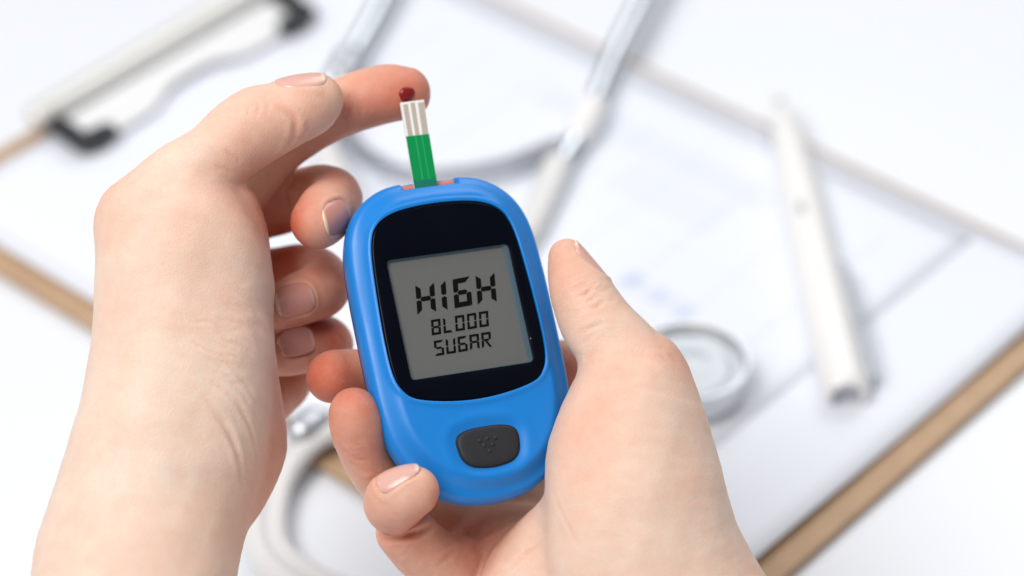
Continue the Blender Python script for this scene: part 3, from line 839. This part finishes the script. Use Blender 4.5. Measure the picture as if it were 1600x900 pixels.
# ---- left hand (raised, index finger touching the strip)
L_groups = [
  (0, [([(185, 1230, 30, 185), (195, 1060, 24, 172), (211, 900, 16, 161), (236, 790, 10, 153), (268, 680, 6, 151), (283, 590, 3, 147), (285, 500, 0, 139), (287, 430, -2, 136), (285, 398, -3, 133)], dict(flat=.86)),
       ([(388, 590, -2, 38), (398, 650, -4, 46), (397, 705, -5, 51), (374, 765, -2, 44), (345, 815, 2, 36)], dict(k=5)),
       ([(225, 345, -2, 74), (285, 290, -3, 66), (340, 245, -5, 59), (392, 202, -7, 62), (440, 182, -8, 54), (477, 165, -9, 50), (499, 155, -9, 38)], dict(k=3.5)),
       ([(355, 345, -6, 44), (373, 328, -6, 36), (380, 382, -5, 42), (383, 440, -4, 43), (380, 520, -3, 44)], dict(k=3)),
       ([(330, 300, -30, 60), (340, 400, -40, 80), (350, 520, -45, 80), (385, 620, -40, 62)], dict(k=6)),
       ]),
  (1.2, [([(350, 330, -36, 50), (405, 262, -30, 47), (448, 218, -27, 45), (500, 184, -25, 45), (546, 163, -24, 44), (585, 151, -24, 47), (610, 146, -24, 47), (631, 145, -24, 42)], dict())]),
  (1.2, [([(360, 340, -42, 46), (430, 322, -40, 46), (478, 306, -36, 46), (513, 308, -30, 48), (522, 318, -22, 45), (506, 335, -13, 46), (494, 347, -8, 41)], dict())]),
  (1.2, [([(350, 440, -48, 44), (430, 430, -46, 44), (485, 428, -42, 46), (507, 440, -33, 45), (500, 455, -25, 44), (465, 470, -19, 41), (440, 478, -17, 36)], dict())]),
  (1.2, [([(370, 570, -52, 40), (440, 550, -52, 42), (490, 534, -47, 42), (512, 536, -38, 40), (500, 540, -30, 39), (465, 548, -24, 38), (444, 554, -22, 33)], dict())]),
  (1.5, [([(455, 560, -50, 34), (450, 600, -44, 36), (425, 630, -36, 36), (390, 660, -28, 36)], dict())]),
]
L_creases = [
  ([(335, 598), (372, 632), (398, 680), (410, 730)], .7, .5), ([(365, 600), (398, 640), (420, 690), (425, 730)], .6, .45), ([(318, 620), (352, 660), (376, 715), (384, 770)], .8, .35),
  ([(352, 560), (385, 600), (410, 640)], .7, .3), ([(330, 640), (365, 690), (380, 750)], .8, .25),
  ([(346, 496), (380, 505), (408, 522)], .6, .3), ([(350, 530), (385, 545), (416, 565)], .6, .35), ([(360, 470), (395, 490), (420, 500)], .5, .25), ([(340, 520), (370, 545), (395, 580)], .5, .25),
  ([(455, 290), (470, 225), (505, 200)], .7, .0),
  ([(440, 170), (462, 190), (455, 230), (420, 270)], .9, .5),
  ([(225, 270), (240, 290), (238, 305)], .5, .35), ([(236, 262), (252, 282), (250, 300)], .5, .3),
  ([(395, 150), (405, 162), (400, 180)], .5, .2), ([(412, 148), (420, 160), (416, 178)], .5, .2),
  ([(340, 260), (370, 275), (400, 290)], .6, .25), ([(355, 235), (385, 262), (410, 272)], .6, .3),
  ([(531, 178), (541, 188), (552, 206)], .5, .45), ([(545, 165), (550, 188), (553, 205)], .5, .4),
  ([(440, 275), (446, 310), (456, 335)], .7, .5),
]
def wrinkles(cx, cy, ang, length, count, spread, dep, wid=.42, seed=1, bow=.15):
    rg = np.random.RandomState(seed); out = []; a = math.radians(ang); d = np.array([math.cos(a), -math.sin(a)]); q = np.array([-d[1], d[0]])
    for i in range(count):
        off = (i/(count-1)-.5)*2*spread if count > 1 else 0
        c = np.array([cx, cy])+q*(off+rg.normal()*spread*.12)+d*rg.normal()*length*.18
        L = length*(.5+.5*rg.rand()); d2 = d+q*rg.normal()*.16; b = q*L*bow*rg.normal()
        out.append(([tuple(c-d2*L/2), tuple(c+b), tuple(c+d2*L/2)], wid*(.8+.4*rg.rand()), dep*(.5+.7*rg.rand())))
    return out
L_creases += wrinkles(380, 515, -28, 90, 14, 60, .34, seed=2) + wrinkles(395, 660, -60, 90, 6, 30, .2, seed=3) + wrinkles(240, 285, -60, 40, 6, 22, .2, seed=4)
L_creases += wrinkles(402, 160, -70, 34, 6, 18, .16, seed=5) + wrinkles(360, 285, -20, 70, 7, 40, .2, seed=6) + wrinkles(475, 200, 60, 50, 5, 25, .2, seed=7)
L_creases += wrinkles(545, 175, -80, 50, 6, 16, .36, seed=8) + wrinkles(548, 290, -50, 30, 5, 14, .34, seed=9) + wrinkles(530, 430, -50, 40, 5, 14, .34, seed=10) + wrinkles(535, 530, -50, 30, 5, 12, .34, seed=11)
L_nails = [
  (484, 164, -9, (-.32, .90, .30), (.93, .36, -.05), 10.5, 12.0, 'thumb'),
  (508, 336, -14, (.40, -.10, .92), (-.85, -.26, .42), 8.8, 8.8, 'middle'),
  (455, 474, -19, (.22, .14, .95), (-.93, -.22, .25), 8.6, 10.0, 'ring_curled'),
  (460, 549, -24, (.16, .38, .9), (-.93, -.30, .2), 7.4, 9.5, 'little'),
  (620, 147, -24, (-.05, .45, -.9), (.98, .1, 0), 9.5, 10.5, 'index'),
]
L_flush_shade = [(640, 140, -20, 75, .62), (580, 160, -20, 75, .34), (490, 200, -22, 70, .25), (465, 350, -6, 60, .6), (545, 310, -20, 75, .48), (500, 330, -20, 80, .28), (430, 320, -38, 75, .6),  # finger tip redness; curled fingers also get their shade as colour
  (440, 480, -15, 70, .35), (530, 450, -25, 85, .6), (450, 410, -40, 75, .6), (450, 560, -22, 70, .36), (530, 540, -30, 80, .6), (450, 620, -40, 70, .45),
  (500, 165, -2, 90, .20), (400, 200, 0, 90, .14), (445, 690, -2, 75, .38), (425, 600, 0, 60, .32), (425, 500, 0, 60, .28), (420, 400, -2, 60, .26), (410, 300, -2, 60, .2), (375, 780, 5, 70, .2), (400, 860, 0, 70, .14), (390, 300, 0, 80, .16), (170, 330, 0, 70, .16), (300, 420, 18, 120, .07), (250, 760, 30, 110, -.05), (330, 600, 20, 80, -.04), (230, 880, 30, 90, .06)]  # right edge of the wrist: natural redness plus painted warm shade
lh = build_hand('left hand with bent thumb, index finger held against the tip of the test strip', held(-20, 1260, 0)*[1, 1, 0]+[0, 0, -72], np.r_[held(700, 80, 0)[:2], 60], L_groups, L_creases, L_nails, L_flush_shade, .10, (240, 780, 10))

# ---- right hand (holds the meter)
R_groups = [
  (0, [([(885, 402, -5, 30), (900, 442, -4, 44), (931, 500, -2, 56), (968, 548, 0, 61), (1000, 592, 1, 66), (1000, 640, 3, 90)], dict(k=5)),
       ([(1028, 560, 0, 32), (1040, 578, 0, 27)], dict(k=3)),
       ([(985, 650, 4, 100), (987, 720, 6, 131), (997, 800, 8, 145), (1010, 880, 8, 155), (1050, 980, 8, 168), (1110, 1120, 14, 178), (1150, 1240, 20, 182)], dict(flat=.88, k=6)),
       ([(915, 800, 2, 60), (872, 862, -2, 74), (838, 925, -5, 92), (850, 1010, -5, 120)], dict(k=4)),
       ([(870, 600, -32, 70), (840, 720, -36, 105), (850, 840, -30, 120), (900, 960, -20, 140), (1000, 1080, -5, 150)], dict(flat=.62, k=7)),
       ]),
  (2.0, [([(800, 880, -22, 72), (770, 845, -22, 58), (760, 830, -24, 50)], dict()), ([(770, 960, -22, 95), (800, 880, -20, 80), (855, 860, -12, 70)], dict(k=6))]),
  (1.2, [([(840, 900, -28, 60), (760, 905, -22, 60), (702, 886, -10, 52), (662, 860, -4, 47), (634, 830, 0, 45)], dict())]),
  (.5, [([(612, 788, 8, 45), (619, 779, 12, 47), (633, 771, 15, 44), (645, 768, 16, 39)], dict())]),
  (1.2, [([(760, 790, -32, 50), (680, 800, -24, 45), (615, 765, -10, 41), (577, 715, 0, 41), (561, 665, 6, 41), (557, 646, 7, 39)], dict())]),
  (1.2, [([(780, 650, -34, 52), (690, 640, -32, 48), (620, 605, -22, 46), (565, 590, -14, 44), (521, 588, -9, 43)], dict())]),
]
R_creases = [
  ([(880, 470), (895, 455), (930, 440)], .5, .2), ([(868, 480), (880, 460), (905, 447)], .5, .25),
  ([(905, 575), (915, 558), (945, 545)], .7, .4), ([(890, 545), (905, 520), (940, 505)], .6, .2),
  ([(930, 460), (945, 462), (958, 455)], .4, .2), ([(960, 468), (968, 466), (975, 462)], .4, .2),
  ([(1000, 560), (1030, 560), (1055, 572)], .6, .2),
  ([(592, 845), (640, 838), (675, 820), (692, 804)], .7, .8), ([(585, 818), (620, 838), (655, 830)], .7, .5),
  ([(525, 690), (550, 715), (575, 722)], .6, .3), ([(535, 718), (560, 735), (580, 742)], .6, .3),
  ([(688, 884), (725, 850), (770, 826), (815, 806)], .7, .9), ([(700, 850), (722, 825), (750, 805)], .6, .6), ([(780, 900), (815, 870), (850, 845)], .7, .4), ([(860, 760), (878, 810), (910, 860)], .7, .25),
  ([(720, 870), (745, 830), (755, 800)], .7, .4), 
]
R_creases += wrinkles(905, 462, 25, 60, 6, 22, .34, seed=21) + wrinkles(945, 460, 25, 30, 5, 22, .34, seed=22) + wrinkles(935, 545, 25, 70, 7, 30, .34, seed=23) + wrinkles(1035, 560, -15, 50, 6, 24, .34, seed=24)
R_creases += wrinkles(555, 715, -20, 50, 6, 18, .36, seed=25) + wrinkles(640, 825, 15, 60, 4, 16, .25, seed=26) + wrinkles(640, 880, 35, 60, 6, 26, .26, seed=27)
R_creases += wrinkles(775, 845, 28, 120, 8, 45, .25, seed=28) 
R_nails = [
  (898, 420, -6, (.90, .46, .12), (-.44, .88, -.05), 10.5, 11.5, 'thumb'),
  (626, 773, 14, (-.12, .80, .58), (.93, .12, -.3), 8.8, 10.5, 'ring'),
  (558, 660, 5, (-.85, .1, -.5), (.0, .95, .2), 9.0, 10.5, 'middle'),
  (535, 590, -10, (-.35, -.2, -.9), (-.95, .1, .3), 9.0, 10.5, 'index'),
]
R_flush = [(485, 580, -5, 75, .62), (550, 590, -8, 75, .45), (555, 625, 10, 60, .6), (565, 690, 6, 60, .36), (670, 780, 14, 45, .65), (600, 790, 12, 70, .34), (620, 850, 4, 70, .28), (700, 850, -10, 90, .42), (885, 580, -25, 70, .6), (870, 400, 0, 60, .28), (930, 480, 4, 70, .10), (1055, 565, 4, 45, .36), (1000, 560, 12, 50, .1), (780, 830, -10, 90, .36), (900, 650, 20, 80, .14), (960, 720, 25, 120, .08), (1090, 840, 20, 70, -.08)]
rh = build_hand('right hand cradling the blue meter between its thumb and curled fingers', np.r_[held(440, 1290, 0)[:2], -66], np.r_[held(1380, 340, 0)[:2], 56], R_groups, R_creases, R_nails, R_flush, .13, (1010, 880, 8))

# ------------------------------------------------------------------ drop of blood on the index finger
bp_ = held(636, 150, 0); bv = BVHTree.FromObject(lh, bpy.context.evaluated_depsgraph_get())
def blood():
    n, m = 28, 7; vs = []; inv = lh.matrix_world.inverted()
    lh_loc = Vector(lh.location)
    cdir = RC @ Vector((0, 0, -1))
    for i in range(m+1):
        s = i/m
        for k in range(n):
            a = 2*math.pi*k/n
            r = 12.6*s*(1+.05*math.sin(2*a+.6)+.03*math.sin(3*a))
            px, py = 636+r*math.cos(a), 147-r*1.0*math.sin(a)
            if math.sin(a) < -.5: py += 1.5*s
            P0 = Vector(held_world(held(px, py, 40))[0]); P1 = Vector(held_world(held(px, py, -60))[0])
            hitp = bv.ray_cast(P0-lh_loc, (P1-P0).normalized())
            p = (hitp[0]+lh_loc) if hitp[0] is not None else P0
            nn = (-cdir + Vector((0, 0, .25))).normalized()
            vs.append(np.array(p+nn*(.00075*math.sqrt(max(0, 1-s*s))+.00012-.0003*(s > .99))))
    f = [(i*n+k, i*n+(k+1) % n, (i+1)*n+(k+1) % n, (i+1)*n+k) for i in range(m) for k in range(n)]
    o = mesh_obj('blood_drop', vs, f, M_blood, origin=held_world(held(636, 147, -16))[0])
    bm = bmesh.new(); bm.from_mesh(o.data); bmesh.ops.remove_doubles(bm, verts=bm.verts, dist=1e-6); bmesh.ops.recalc_face_normals(bm, faces=bm.faces); bm.to_mesh(o.data); bm.free()
    return setprops(o, 'dark red drop of blood on the index fingertip above the strip', 'blood drop')
bpy.context.view_layer.update()
blood()
